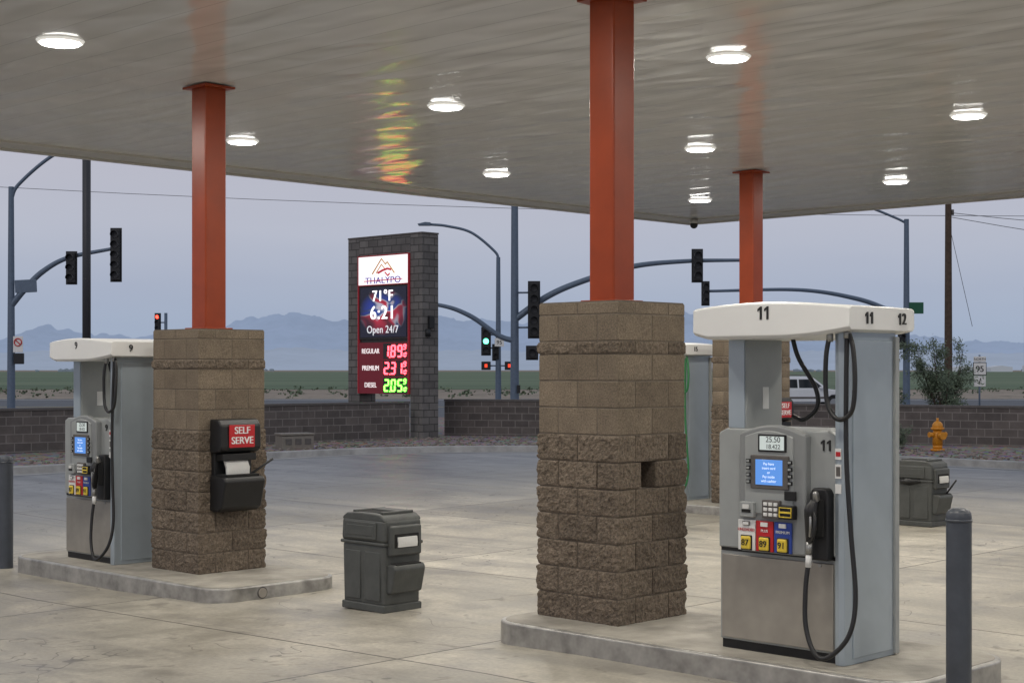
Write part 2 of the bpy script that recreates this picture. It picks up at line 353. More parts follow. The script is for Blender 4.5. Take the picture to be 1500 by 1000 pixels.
# ---------------------------------------------------------------- price pylon
def pylon():
    e=empty('price_sign_pylon',(-24.44,20.41,0))
    box(e,'leg_1',(-.2425,.31,2.9),(.485,.62,5.8),M_pyl,.01)
    box(e,'leg_2',(-2.94,.31,2.9),(.5,.62,5.8),M_pyl,.01)
    box(e,'lintel',(-1.5875,.31,5.54),(2.2,.616,.516),M_pyl,0)
    box(e,'cap',(-1.595,.31,5.83),(3.22,.64,.05),M_cap,.01)
    cab=mat('sign_cabinet',(.025,.024,.024),.5)
    box(e,'sign_cabinet',(-1.5875,.25,3.31),(2.198,.5,3.93),cab,.01)
    maroon=mat('maroon_panel',(.10,.008,.014),.35,emit=(.3,.01,.03),es=.2)
    box(e,'price_panel',(-1.5875,-.03,2.07),(2.16,.05,1.46),maroon,.004)
    wp=mat('lit_white_panel',(.8,.8,.8),.4,emit=(1,.98,1),es=.85)
    box(e,'logo_panel',(-1.5875,-.03,4.86),(2.16,.05,.82),wp,.004)
    for z in (5.275,4.44): box(e,'trim',(-1.5875,-.035,z),(2.2,.07,.03),M_red,.003)
    for x in (-.505,-2.67): box(e,'trim',(x,-.035,3.31),(.03,.07,3.93),mat('sign_trim',(.3,.02,.03),.4,emit=(.5,.03,.05),es=.15),.003)
    gold=mat('gold_logo',(.5,.25,.05),.4,emit=(.5,.22,.03),es=.4); lred=mat('logo_red',(.5,.02,.03),.4,emit=(.6,.02,.05),es=.4)
    def lg(name,pts,m,r=.02): tube(e,name,[(x-1.5875,-.065,z) for x,z in pts],r,m,smooth=False)
    lg('logo_peak',[(-.45,4.76),(-.05,5.18),(.12,5.02),(.2,5.08),(.5,4.76)],gold,.018)
    lg('logo_peak',[(-.28,4.78),(-.05,5.02),(.1,4.88)],gold,.014)
    lg('logo_bird',[(-.2,4.78),(.0,4.85),(.2,4.89),(.36,4.86)],lred,.03)
    lg('logo_tail',[(.1,4.79),(.22,4.69),(.3,4.75)],lred,.02)
    text(e,'logo_text','THALYPO',(-1.5875,-.06,4.56),.26,mat('logo_blue',(.1,.05,.35),.4,emit=(.1,.05,.4),es=.4),sx=1.3,bold=.004,sp=1.05)
    tube(e,'logo_strike',[(-2.4,-.068,4.56),(-.75,-.068,4.58)],.012,lred,smooth=False)
    m=bpy.data.materials.new('led_screen'); m.use_nodes=True; nt=m.node_tree; b=nt.nodes['Principled BSDF']
    tc=N(nt,'ShaderNodeTexCoord'); P=tc.outputs['Object']
    sx=N(nt,'ShaderNodeSeparateXYZ'); nt.links.new(P,sx.inputs[0])
    n=noise_n(nt,mapping(nt,P,(1,1,1.6),(0,.6,0)),1.1,1,.5,1.0)
    c=ramp(nt,n,[(.36,(.02,.05,.38)),(.44,(.03,.06,.22)),(.49,(.5,.5,.6)),(.54,(.5,.02,.05)),(.66,(.12,.01,.02))])
    rr=math_n(nt,'ADD',math_n(nt,'POWER',math_n(nt,'ABSOLUTE',sx.outputs[0]),2.0),math_n(nt,'POWER',math_n(nt,'MULTIPLY',math_n(nt,'ABSOLUTE',sx.outputs[2]),1.6),2.0))
    v=math_n(nt,'SUBTRACT',1.0,math_n(nt,'MULTIPLY',rr,.9),clamp=True)
    c=mixc(nt,v,(.004,.005,.02),c)
    nt.links.new(c,b.inputs['Emission Color']); b.inputs['Emission Strength'].default_value=1.0; b.inputs['Base Color'].default_value=(.02,.02,.02,1)
    box(e,'screen',(-1.5875,-.03,3.66),(1.98,.05,1.42),m,.003)
    box(e,'screen_bezel',(-1.5875,-.012,3.66),(2.12,.05,1.54),cab,.003)
    lt=mat('led_text',(.8,.8,.8),.4,emit=(1,1,1),es=1.4)
    text(e,'temperature_text','71°F',(-1.6,-.062,4.11),.44,lt,bold=.010,sp=1.12)
    text(e,'time_text','6:21',(-1.6,-.062,3.63),.54,lt,bold=.014,sp=1.18)
    text(e,'hours_text','Open 24/7',(-1.6,-.062,3.16),.30,mat('led_text_dim',(.5,.5,.5),.4,emit=(.75,.78,.82),es=.8),bold=.003,sp=1.05)
    SEG={'0':'abcdef','1':'bc','2':'abged','3':'abgcd','5':'afgcd','8':'abcdefg','9':'abcdfg'}
    def seg(bm,ch,x,z,w,h,t):
        R_={'a':(w/2,h,w,t),'g':(w/2,h/2,w,t),'d':(w/2,0,w,t),'b':(w,h*.75,t,h/2),'c':(w,h*.25,t,h/2),'f':(0,h*.75,t,h/2),'e':(0,h*.25,t,h/2)}
        for s in SEG[ch]:
            cx,cz,sw,sh=R_[s]; bbox(bm,(x+cx+(cz/h-.5)*.03,0,z+cz),(max(sw-.02,.03),.02,max(sh-.02,.03)))
    ew=mat('price_word',(.8,.75,.75),.4,emit=(1,.9,.9),es=.65)
    for i,(w,pr,colr) in enumerate((('REGULAR','189',(1,.05,.07)),('PREMIUM','231',(1,.05,.07)),('DIESEL','205',(.12,1,.05)))):
        z=2.55-i*.485
        text(e,'grade_text',w,(-2.12,-.062,z),.20,ew,bold=.005,sx=.9)
        box(e,'led_module',(-1.05,-.04,z),(1.04,.04,.44),cab,.003)
        lm=mat('price_led',tuple(c*.3 for c in colr),.4,emit=colr,es=8)
        bm=bmesh.new()
        for k,ch in enumerate(pr): seg(bm,ch,-1.50+k*.285,z-.155,.16,.31,.068)
        bbox(bm,(-1.275,0,z-.17),(.035,.02,.035))
        seg(bm,'9',-.69,z+.05,.09,.13,.04); 
        seg(bm,'1',-.75,z-.16,.06,.11,.03); seg(bm,'0',-.65,z-.16,.06,.11,.03)
        finish('price_digits',bm,lm,e,(0,-.07,0))
    cyl(e,'lamp',(.02,.2,2.95),(.02,.2,3.15),.08,M_sig)
    box(e,'side_box',(.05,.3,3.35),(.1,.18,.35),M_sig,.01)
pylon()
# ---------------------------------------------------------------- columns
def split_block(bm,x0,x1,y0,y1,z0,z1,W,amp,seed):
    vd={}
    def vert(x,y,z):
        k=(round(x,4),round(y,4),round(z,4))
        if k in vd: return vd[k]
        p=Vector((x,y,z)); off=Vector((0,0,0))
        q=Vector((x*1.0+seed,y,z))
        ox=-1 if x<1e-4 else (1 if x>W-1e-4 else 0); oy=-1 if y<1e-4 else (1 if y>W-1e-4 else 0)
        if ox or oy:
            ds=[z-z0,z1-z]
            if not oy and y0>1e-4: ds.append(y-y0)
            if not oy and y1<W-1e-4: ds.append(y1-y)
            if not ox and x0>1e-4: ds.append(x-x0)
            if not ox and x1<W-1e-4: ds.append(x1-x)
            e=.2+.8*max(0.0,min(1.0,min(ds)/.015))
            d=amp*(.75+.7*noise.noise(q*4)+.8*noise.noise(q*12)+.75*noise.noise(q*28)+.6*noise.noise(q*55))
            off=Vector((ox,oy,0))*(d*e)
        vd[k]=bm.verts.new(p+off); return vd[k]
    st=.0125
    nx=max(2,round((x1-x0)/st)); ny=max(2,round((y1-y0)/st)); nz=max(2,round((z1-z0)/st))
    X=[x0+(x1-x0)*i/nx for i in range(nx+1)];Y=[y0+(y1-y0)*i/ny for i in range(ny+1)];Z=[z0+(z1-z0)*i/nz for i in range(nz+1)]
    def grid(A,B,f):
        for i in range(len(A)-1):
            for j in range(len(B)-1):
                bm.faces.new((f(A[i],B[j]),f(A[i+1],B[j]),f(A[i+1],B[j+1]),f(A[i],B[j+1])))
    grid(X,Z,lambda a,b:vert(a,y0,b)); grid(X,Z,lambda a,b:vert(a,y1,b))
    grid(Y,Z,lambda a,b:vert(x0,a,b)); grid(Y,Z,lambda a,b:vert(x1,a,b))
    grid(X,Y,lambda a,b:vert(a,b,z0)); grid(X,Y,lambda a,b:vert(a,b,z1))
_cache={}
def column_mesh(hole):
    W=.79; g=.005
    bs=bmesh.new(); bp=bmesh.new(); bc=bmesh.new()
    courses=[]; z=0
    for k in range(7): courses.append((z,.2,'p',k)); z+=.2
    for k in range(3): courses.append((z,.2,'s',k+7)); z+=.2
    courses.append((z,.095,'b',10)); z+=.095
    courses.append((z,.2,'s',11)); z+=.2
    courses.append((z,.09,'s',12)); z+=.09
    for z0,h,ty,k in courses:
        q=.2;m=W/2
        if k%2==0:
            L=[(0,m,0,q),(m,W,0,q),(0,m,W-q,W),(m,W,W-q,W),(0,q,q,W-q),(W-q,W,q,W-q)]
        else:
            L=[(0,q,0,m),(0,q,m,W),(W-q,W,0,m),(W-q,W,m,W),(q,W-q,0,q),(q,W-q,W-q,W)]
        if hole and k==5:
            L=[(0,q,0,m),(0,q,m,W),(q,W-q,0,q),(q,W-q,W-q,W),(W-q,W,0,.27),(W-q,W,.42,W)]
        for (a,b,c,d) in L:
            x0=a+(g if a>0 else 0);x1=b-(g if b<W else 0);y0=c+(g if c>0 else 0);y1=d-(g if d<W else 0)
            if ty=='s':
                bbox(bs,((x0+x1)/2,(y0+y1)/2,z0+h/2),(x1-x0,y1-y0,h-2*g))
            else: split_block(bp,x0,x1,y0,y1,z0+g*.7,z0+h-g*.7,W,.0115 if ty=='p' else .010,k*7.3)
        if hole and k==5: bbox(bc,((.006+.58)/2,W/2,z0+h/2),(.574,W-.012,h))
        else: bbox(bc,(W/2,W/2,z0+h/2),(W-.008,W-.008,h))
    return bs,bp,bc
def self_serve(parent,loc):
    e=bpy.data.objects.new('windshield_service_unit_part',None); COL.objects.link(e); e.parent=parent; e.location=loc
    prism(e,'upper_housing',[(0,.0),(.16,.02),(.20,.06),(.19,.28),(.14,.34),(0,.34)],'y',-.24,.24,M_blackp,.02)
    box(e,'sign_plate',(.205,0,.175),(.012,.30,.22),M_red,.004)
    text(e,'sign_text','SELF\nSERVE',(.213,0,.18),.098,M_wtx,rot=(math.pi/2,0,math.pi/2),bold=.002)
    box(e,'towel_back',(.03,0,-.14),(.06,.44,.30),M_blackp,.008)
    box(e,'towel_throat',(.10,0,-.03),(.14,.40,.07),M_blackp,.01)
    prism(e,'paper_towel',[(.10,-.06),(.13,-.06),(.17,-.13),(.165,-.20),(.15,-.20),(.14,-.13)],'y',-.15,.12,M_paper,.003)
    prism(e,'bucket',[(0,-.20),(.24,-.22),(.27,-.26),(.20,-.52),(.14,-.56),(0,-.56)],'y',-.24,.24,M_blackp,.02)
    box(e,'bucket_mouth',(.14,0,-.212),(.18,.38,.03),M_dark,.004)
    cyl(e,'squeegee_handle',(.14,.05,-.26),(.22,.36,-.06),.012,M_blackp)
def column(name,x,y,z,hole=False,unit=False):
    e=empty(name,(x,y,z))
    if hole not in _cache:
        bs,bp,bc=column_mesh(hole); r=[]
        for nm,b,m,bev in(('smooth_blocks',bs,M_smooth,.004),('split_face_blocks',bp,M_split,0),('mortar_core',bc,M_mortar,0)):
            r.append(finish(nm,b,m,e,bevel=bev))
        _cache[hole]=[o.data for o in r]
    else:
        for nm,d in zip(('smooth_blocks','split_face_blocks','mortar_core'),_cache[hole]):
            o=bpy.data.objects.new(nm,d); COL.objects.link(o); o.parent=e
            if nm=='smooth_blocks':
                md=o.modifiers.new('b','BEVEL'); md.width=.004; md.segments=2
    top=2.385
    box(e,'mortar_cap',(.395,.395,top+.002),(.775,.775,.012),M_mortar,0)
    zt=4.868-z
    box(e,'steel_post',(.395,.395,(top+zt)/2),(.25,.25,zt-top),M_orange,.018,seg=4)
    box(e,'base_plate',(.395,.395,top+.018),(.34,.34,.02),M_orange,.003)
    box(e,'top_flange',(.395,.395,zt-.012),(.40,.36,.022),M_orange,.003)
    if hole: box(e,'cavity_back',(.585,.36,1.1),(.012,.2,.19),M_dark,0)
    if unit: self_serve(e,(.80,.36,1.17))
    return e
column('masonry_column',-.79,0,.145,hole=True)
column('masonry_column',-6.12,0,.035,unit=True)
column('masonry_column',-6.12,9.3,.12,unit=True)
# ---------------------------------------------------------------- islands
def island(x0,x1,y0,y1,z,name='pump_island'):
    e=empty(name,(0,0,0))
    prism(e,'steel_form',rrect(x0,x1,y0,y1,.28),'z',z-.35,z-.004,M_form,.018)
    prism(e,'concrete_top',rrect(x0+.035,x1-.035,y0+.035,y1-.035,.25),'z',z-.05,z,M_islc,.004)
    return e
iA=island(-.95,2.62,-.42,.95,.155)
iB=island(-8.15,-4.33,-.5,1.0,.04)
cyl(iB,'conduit_plug',(-4.335,.02,-.035),(-4.318,.02,-.035),.045,M_steel); cyl(iB,'conduit_plug_ring',(-4.335,.02,-.035),(-4.324,.02,-.035),.055,M_cap)
iC=island(-8.25,-4.33,8.85,10.35,.12)
iD=island(-.95,2.8,8.85,10.35,.15)
column('masonry_column',-.79,9.3,.15)
# ---------------------------------------------------------------- dispensers
def dispenser(loc,num,other,hose=M_black,full=True):
    e=empty('fuel_dispenser',loc)
    F=-.28
    box(e,'plinth',(-.03,0,.03),(.92,.54,.06),M_blackp,.004)
    box(e,'lower_cabinet',(-.04,0,.36),(.92,.56,.60),M_grey,.008)
    box(e,'lower_door',(-.04,F-.006,.355),(.875,.02,.56),M_steel,.006)
    box(e,'door_lock',(.30,F-.018,.62),(.02,.01,.02),M_cone,.002)
    prism(e,'head_housing',[(-.5,.68),(.42,.68),(.42,1.45),(.36,1.48),(-.44,1.48),(-.5,1.45)],'y',-.30,.30,M_grey,.012)
    box(e,'head_seam',(-.04,0,.67),(.90,.57,.025),M_txt,0)
    def arch(x0,x1,z0,z1,r,n=10):
        pts=[(x0,z0),(x1,z0)]
        for i in range(n+1):
            f=i/n; x=x1+(x0-x1)*f; pts.append((x,z1+r*math.sin(math.pi*f)-r*.1))
        return pts
    prism(e,'bezel',arch(-.285,.235,.675,1.46,.06),'y',-.365,-.29,M_grey2,.018)
    prism(e,'bezel_inner',arch(-.235,.145,.93,1.44,.04),'y',-.375,-.35,M_grey,.008)
    yb=-.377
    box(e,'lcd_surround',(-.012,yb,1.395),(.22,.012,.115),M_blackp,.004)
    box(e,'lcd',(-.012,yb-.006,1.395),(.19,.006,.09),M_lcd,.002)
    text(e,'lcd_amount','25.50',(.0,yb-.0105,1.418),.052,M_txt,ext=.0005); text(e,'lcd_volume','18.422',(.0,yb-.0105,1.372),.042,M_txt,ext=.0005)
    box(e,'screen_surround',(-.03,yb-.002,1.205),(.30,.02,.22),M_cap,.008)
    box(e,'screen',(-.03,yb-.012,1.205),(.21,.008,.165),M_scr,.002)
    for i,w in enumerate(('Pay here','insert card','or','Pay inside','with cashier')):
        text(e,'screen_text',w,(-.03,yb-.0165,1.26-i*.028),.024,M_scrtx,ext=.0004)
    for sx in(-1,1):
        for i in range(4):
            box(e,'soft_key',(-.03+sx*.163,yb-.012,1.275-i*.045),(.034,.014,.026),M_blackp,.003)
            box(e,'soft_key_face',(-.03+sx*.163,yb-.020,1.275-i*.045),(.022,.004,.014),M_grey,.001)
    box(e,'receipt_slot',(-.20,yb-.006,.955),(.11,.04,.10),M_grey,.006); box(e,'receipt_mouth',(-.20,yb-.028,.945),(.07,.006,.02),M_dark,.001)
    box(e,'receipt_paper',(-.20,yb-.034,.975),(.05,.004,.03),M_paper,.001)
    box(e,'keypad',(-.01,yb-.008,.965),(.14,.03,.12),M_cap,.006)
    for i in range(3):
        for j in range(3): box(e,'key',(-.05+i*.04,yb-.025,1.0-j*.034),(.028,.01,.022),M_wht,.003)
    box(e,'card_reader',(.12,yb-.02,.955),(.12,.05,.09),M_blackp,.008)
    box(e,'card_slot',(.12,yb-.047,.955),(.085,.008,.012),M_yel,.002); tube(e,'card_ring',[(.075,yb-.048,.925),(.165,yb-.048,.925),(.165,yb-.048,.985),(.075,yb-.048,.985),(.075,yb-.048,.925)],.004,M_yel,smooth=False)
    box(e,'speaker',(.13,yb-.004,1.06),(.09,.012,.06),M_blackp,.004)
    for i,(w,o,m,tm) in enumerate((('UNLEADED','87',M_wht,M_red),('PLUS','89',M_red,M_wtx),('PREMIUM','91',M_blue,M_wtx))):
        x=-.215+i*.143
        box(e,'grade_panel',(x,yb+.004,.785),(.135,.012,.20),m,.003)
        text(e,'grade_name',w,(x,yb-.004,.82),.026,tm,ext=.0005,bold=.0006)
        box(e,'price_window',(x,yb-.006,.862),(.055,.01,.028),M_wht if i else M_cap,.002)
        if i==0: box(e,'price_window_face',(x,yb-.0125,.862),(.045,.004,.018),M_wht,.001)
        box(e,'octane_button',(x,yb-.01,.735),(.075,.02,.085),M_yel,.018,seg=4)
        box(e,'octane_frame',(x,yb-.0,.735),(.092,.014,.10),M_blackp,.018,seg=4)
        text(e,'octane_text',o,(x,yb-.0215,.735),.058,M_txt,ext=.0005,bold=.0015)
    box(e,'mast_1',(-.425,.02,1.79),(.15,.42,.64),M_grey,.008)
    box(e,'mast_1_label',(-.348,.03,1.68),(.004,.07,.15),M_wht,.001)
    box(e,'mast_1_trim',(-.425,-.195,1.79),(.13,.016,.62),M_alu,.004)
    prism(e,'mast_2',[(.42,-.31),(.455,-.325),(.49,-.31),(.50,-.26),(.50,.27),(.49,.31),(.455,.325),(.42,.31)],'z',.0,2.12,M_alu,.006)
    box(e,'mast_2_panel',(.503,0,1.05),(.012,.47,2.02),M_alu,.004)
    box(e,'mast_2_rear_trim',(.505,.285,1.05),(.03,.05,2.08),M_grey,.006)
    for z,h in ((1.34,.07),(1.23,.09),(1.12,.06)):
        box(e,'warning_label',(.455,-.3275,z),(.045,.004,h),M_wht,.001)
    box(e,'warning_stripe',(.455,-.330,1.34),(.035,.003,.03),M_red,.001)
    box(e,'warning_text',(.455,-.330,1.23),(.03,.003,.06),M_cap,.001)
    prism(e,'nozzle_boot',[(.265,.66),(.405,.66),(.405,1.08),(.385,1.12),(.285,1.12),(.265,1.08)],'y',-.37,-.28,M_blackp,.015)
    box(e,'boot_recess',(.335,-.372,.93),(.085,.012,.24),M_dark,.01)
    tube(e,'nozzle_spout',[(.335,-.40,1.04),(.34,-.41,1.09),(.335,-.38,1.05)],.018,M_cone)
    tube(e,'nozzle_body',[(.335,-.42,1.04),(.325,-.44,.98),(.315,-.43,.88),(.30,-.42,.78)],.036,M_black,radii=[.8,1.15,1,.6])
    tube(e,'nozzle_guard',[(.34,-.44,1.0),(.375,-.47,.92),(.36,-.47,.82),(.31,-.43,.78)],.012,M_black)
    tube(e,'nozzle_lever',[(.335,-.46,.97),(.345,-.475,.89),(.325,-.45,.82)],.009,M_cone)
    cyl(e,'swivel',(.30,-.42,.78),(.296,-.42,.70),.022,M_cone); cyl(e,'swivel_collar',(.296,-.42,.70),(.292,-.42,.62),.02,M_wht)
    tube(e,'hose_main',[(.292,-.42,.64),(.285,-.44,.48),(.30,-.46,.25),(.38,-.48,.09),(.48,-.48,.08),(.60,-.44,.22),(.625,-.40,.45),(.58,-.38,.85),(.535,-.36,1.3),(.52,-.34,1.75),(.515,-.32,2.12)],.0155,hose)
    tube(e,'hose_upper',[(.40,-.34,2.10),(.385,-.36,1.95),(.385,-.36,1.72),(.43,-.37,1.60),(.50,-.37,1.56),(.575,-.36,1.62),(.59,-.35,1.80),(.565,-.33,2.0),(.53,-.32,2.10)],.0155,hose)
    tube(e,'hose_rear',[(-.10,-.02,2.1),(-.06,-.0,1.95),(.04,.05,1.75),(.05,.05,1.62),(-.04,.03,1.54),(-.14,.05,1.56)],.0155,hose)
    cyl(e,'hose_clamp',(.516,-.325,2.07),(.515,-.32,2.13),.022,M_cone); cyl(e,'hose_clamp',(.40,-.34,2.05),(.40,-.34,2.12),.022,M_cone)
    bm=bmesh.new(); nx=28; prof=[]
    for i in range(nx+1):
        f=i/nx; x=-.645+f*1.225
        bow=.03*math.sin(math.pi*f)**.7 if 0<f<1 else 0
        yf=.395+bow
        zt=2.26+.055*math.sin(math.pi*(.14+.78*f))
        zb=2.075+.05*max(0,(f-.55)/.45)**2+ .03*max(0,(.1-f)/.1)
        prof.append((x,yf,zt,zb))
    rows=[]
    for x,yf,zt,zb in prof:
        ring=[(x,-yf+.02,zb),(x,-yf-.002,zb+.02),(x,-yf,zt-.012),(x,-yf+.03,zt),(x,yf-.03,zt),(x,yf,zt-.012),(x,yf+.002,zb+.02),(x,yf-.02,zb)]
        rows.append([bm.verts.new(p) for p in ring])
    for a,b in zip(rows,rows[1:]):
        for k in range(8): bm.faces.new((a[k],b[k],b[(k+1)%8],a[(k+1)%8]))
    bm.faces.new(rows[0]); bm.faces.new(rows[-1][::-1])
    finish('valance',bm,M_white,e,bevel=.006)
    def one(x,y,z,h,axis):   # numeral 1 with flag, real raised lettering
        t=h*.19
        pts=[(0,0),(t,0),(t,h),(t*.25,h),(-t*1.1,h*.80),(-t*1.1,h*.62),(0,h*.76)]
        if axis=='y': prism(e,'numeral',[(x+a,z+b) for a,b in pts],'y',y-.003,y+.004,M_txt,0)
        else: prism(e,'numeral',[(y+a,z+b) for a,b in pts],'x',x-.004,x+.003,M_txt,0)
    if num=='11':
        for k in(0,1):
            one(-.075+k*.052,-.4265,2.20,.085,'y'); one(.585,-.20+k*.055,2.165,.075,'x'); one(.325+k*.045,-.303,1.355,.07,'y')
        one(.585,.20,2.165,.075,'x'); text(e,'number_side','2',(.586,.255,2.20),.105,M_txt,rot=(math.pi/2,0,math.pi/2),bold=.003)
    else:
        text(e,'number_front',num,(-.05,-.427,2.235),.105,M_txt,bold=.002)
        text(e,'number_side',num,(.584,-.17,2.205),.095,M_txt,rot=(math.pi/2,0,math.pi/2),bold=.002)
        text(e,'number_head',num,(.335,-.304,1.39),.095,M_txt,bold=.002)
    return e
dispenser((1.53,.14,.155),'11','12')
dispenser((-7.05,.13,.04),'9','10')
dispenser((-7.10,9.6,.12),'15','16',hose=M_hose_g)
dispenser((1.53,9.6,.15),'13','14')
# ---------------------------------------------------------------- trash bin
def bin_(x,y,rz=0):
    z=gz(x,y); e=empty('trash_bin',(x,y,z),rz)
    box(e,'base',(0,0,.035),(.57,.44,.07),M_bin,.014)
    box(e,'body',(0,0,.32),(.55,.42,.54),M_bin,.035,taper=(1.03,1.03),seg=3)
    for i in(-1,1):
        box(e,'body_panel',(i*.13,-.214,.31),(.20,.018,.42),M_bin,.008,rot=(-.012,0,0))
    box(e,'rim',(0,0,.59),(.59,.455,.03),M_bin,.012,seg=3)
    box(e,'hood',(0,0,.70),(.585,.45,.21),M_bin,.04,taper=(.98,.97),seg=4)
    prism(e,'roof',[(-.282,.78),(.282,.78),(.275,.81),(.22,.842),(.12,.85),(-.12,.85),(-.22,.842),(-.275,.81)],'y',-.215,.215,M_bin,.022)
    box(e,'roof_recess',(.02,-.02,.847),(.34,.27,.012),M_dark,.006)
    box(e,'roof_bar_1',(-.16,0,.853),(.035,.36,.025),M_bin,.008); box(e,'roof_bar_2',(.20,0,.853),(.035,.36,.025),M_bin,.008)
    box(e,'roof_lid',(.02,.08,.856),(.33,.14,.02),M_bin,.008)
    box(e,'drop_opening_frame',(-.02,-.226,.70),(.42,.02,.15),M_bin,.01)
    box(e,'drop_opening',(-.02,-.2345,.70),(.36,.012,.09),M_bin,.02)
    box(e,'towel_housing',(.30,.0,.62),(.06,.36,.26),M_bin,.02,seg=3)
    box(e,'towel_slot',(.328,.0,.62),(.012,.28,.12),M_dark,.006)
    prism(e,'paper_towel',[(.325,.655),(.345,.65),(.352,.60),(.347,.565),(.335,.565),(.338,.60)],'y',-.11,.11,M_paper,.002)
    prism(e,'bucket',[(.26,.16),(.33,.17),(.38,.38),(.36,.42),(.26,.42)],'y',-.18,.18,M_bin,.018)
    box(e,'bucket_mouth',(.32,0,.418),(.08,.29,.014),M_dark,.004)
    return e
bin_(-2.97,.30)
b2=bin_(-2.97,9.6)
cyl(b2,'squeegee_handle',(.33,.05,.40),(.44,.14,.60),.012,M_blackp)
bm=bmesh.new(); bmesh.ops.create_icosphere(bm,subdivisions=3,radius=1)
for v in bm.verts:
    n=1+.25*noise.noise(v.co*2.2)+.1*noise.noise(v.co*6); v.co=Vector((v.co.x*.28*n,v.co.y*.22*n,v.co.z*.06*n-.02))
finish('bag_liner',bm,M_black,b2,(-.05,-.06,.60),smooth=True)
# bollards
def bollard(x,y,h,r=.072):
    e=empty('bollard',(x,y,gz(x,y)))
    bm=bmesh.new(); n=32; pr=[(r*1.0,0),(r,h-.05),(r*.97,h-.025),(r*.8,h-.008),(r*.45,h+.004),(0.001,h+.008)]
    rows=[[bm.verts.new((q*math.cos(2*math.pi*i/n),q*math.sin(2*math.pi*i/n),z)) for i in range(n)] for q,z in pr]
    for a,b in zip(rows,rows[1:]):
        for i in range(n): bm.faces.new((a[i],a[(i+1)%n],b[(i+1)%n],b[i]))
    finish('pipe',bm,M_bol,e,smooth=True)
    cyl(e,'cap_ring',(0,0,h-.075),(0,0,h-.06),r*1.06,M_bol)
bollard(2.86,-.27,1.21,.074)
p=site(-5.53,16.9); bollard(p.x,p.y,1.22,.085)
# ---------------------------------------------------------------- canopy
def canopy():
    e=empty('station_canopy',(0,0,0))
    x0,x1,y0,y1=-11.07,12.0,-5.6,15.2; z=4.88
    box(e,'soffit',((x0+x1)/2,(y0+y1)/2,z+.02),(x1-x0-.9,y1-y0-.9,.04),M_soffit,0)
    w=.46
    for nm,c,s in(('perimeter_1',(x0+w/2,(y0+y1)/2,z-.005),(w,y1-y0,.05)),('perimeter_2',(x1-w/2,(y0+y1)/2,z-.005),(w,y1-y0,.05)),
                  ('perimeter_3',((x0+x1)/2,y0+w/2,z-.005),(x1-x0-2*w-.004,w,.05)),('perimeter_4',((x0+x1)/2,y1-w/2,z-.005),(x1-x0-2*w-.004,w,.05))):
        box(e,nm,c,s,M_fascia,.006)
    f=.1
    for nm,c,s in(('fascia_1',(x0-f/2,(y0+y1)/2,z+.42),(f,y1-y0+2*f,.95)),('fascia_2',(x1+f/2,(y0+y1)/2,z+.42),(f,y1-y0+2*f,.95)),
                  ('fascia_3',((x0+x1)/2,y0-f/2,z+.42),(x1-x0-.004,f,.95)),('fascia_4',((x0+x1)/2,y1+f/2,z+.42),(x1-x0-.004,f,.95))):
        box(e,nm,c,s,M_fascia,.006)
    box(e,'roof_deck',((x0+x1)/2,(y0+y1)/2,z+.5),(x1-x0-.1,y1-y0-.1,.05),M_fascia,0)
    for x,y in((-10.7,3.9),(-10.6,14.7)):
        cyl(e,'camera_mount',(x,y,z-.03),(x,y,z-.10),.07,M_fascia); 
        bm=bmesh.new(); bmesh.ops.create_uvsphere(bm,u_segments=16,v_segments=8,radius=.075); finish('camera_dome',bm,M_blackp,e,(x,y,z-.12),smooth=True)
canopy()
M_lens=mat('lamp_lens',(.9,.9,.9),.3,emit=(1,.98,.93),es=16)
M_lframe=mat('lamp_frame',(.75,.75,.73),.35,emit=(1,.97,.9),es=.5)
for sx in(1.1,4.85,8.55,-2.65,-6.4):
    for ty in(-1.75,2.85,7.35,12.2):
        e=empty('canopy_light',(-sx,ty,4.88))
        cyl(e,'frame',(0,0,0),(0,0,-.022),.205,M_lframe,r2=.19,n=36)
        cyl(e,'lens',(0,0,-.018),(0,0,-.032),.165,M_lens,n=36)
        la=bpy.data.lights.new('canopy_lamp','AREA'); la.shape='DISK'; la.size=.33; la.energy=62; la.color=(1,.95,.865)
        o=bpy.data.objects.new('lamp',la); COL.objects.link(o); o.parent=e; o.location=(0,0,-.045)
# ---------------------------------------------------------------- traffic furniture (local x=right,y=away)
def head(parent,x,y,z,n=3,h=None,lit=None,face=-1,litcol=None):
    u=(h or n*.36)/n
    box(parent,'signal_backplate',(x,y+.06,z),(u*1.15,.03,u*n+.14),M_sig,.01)
    box(parent,'signal_housing',(x,y,z),(u*.85,.2,u*n),M_sig,.02)
    for i in range(n):
        zz=z+(n/2-.5-i)*u
        m=M_sig
        if lit==i: m=mat('signal_lit',litcol,.3,emit=litcol,es=6)
        cyl(parent,'signal_lens',(x,y-.10,zz),(x,y-.125,zz),u*.32,m if lit==i else M_dpole,n=16)
        prism(parent,'signal_visor',[(x+math.cos(math.radians(a))*u*.38,zz+math.sin(math.radians(a))*u*.38) for a in range(-20,201,20)]+[(x+math.cos(math.radians(a))*u*.34,zz+math.sin(math.radians(a))*u*.34) for a in range(200,-21,-20)],'y',y-.32,y-.10,M_sig,0)
def sgl(name,X,Y): return empty(name,site(X,Y,0),TH)
e=sgl('traffic_signal_mast',-19.4,60)
tube(e,'pole',[(0,0,-.3),(0,0,9.1)],.15,M_pole,radii=[1.1,.7],smooth=False)
tube(e,'luminaire_arm',[(0,0,8.6),(.3,0,9.2),(1.6,0,10.3),(3.2,0,11.0)],.07,M_pole)
tube(e,'mast_arm',[(0,0,4.5),(.5,0,5.1),(1.2,0,5.8),(2.2,0,6.35),(3.9,0,6.7)],.11,M_pole,radii=[1.2,1.1,1,.8,.6])
head(e,2.38,-.2,5.95,3,1.15); head(e,4.1,-.2,6.45,5,1.95)
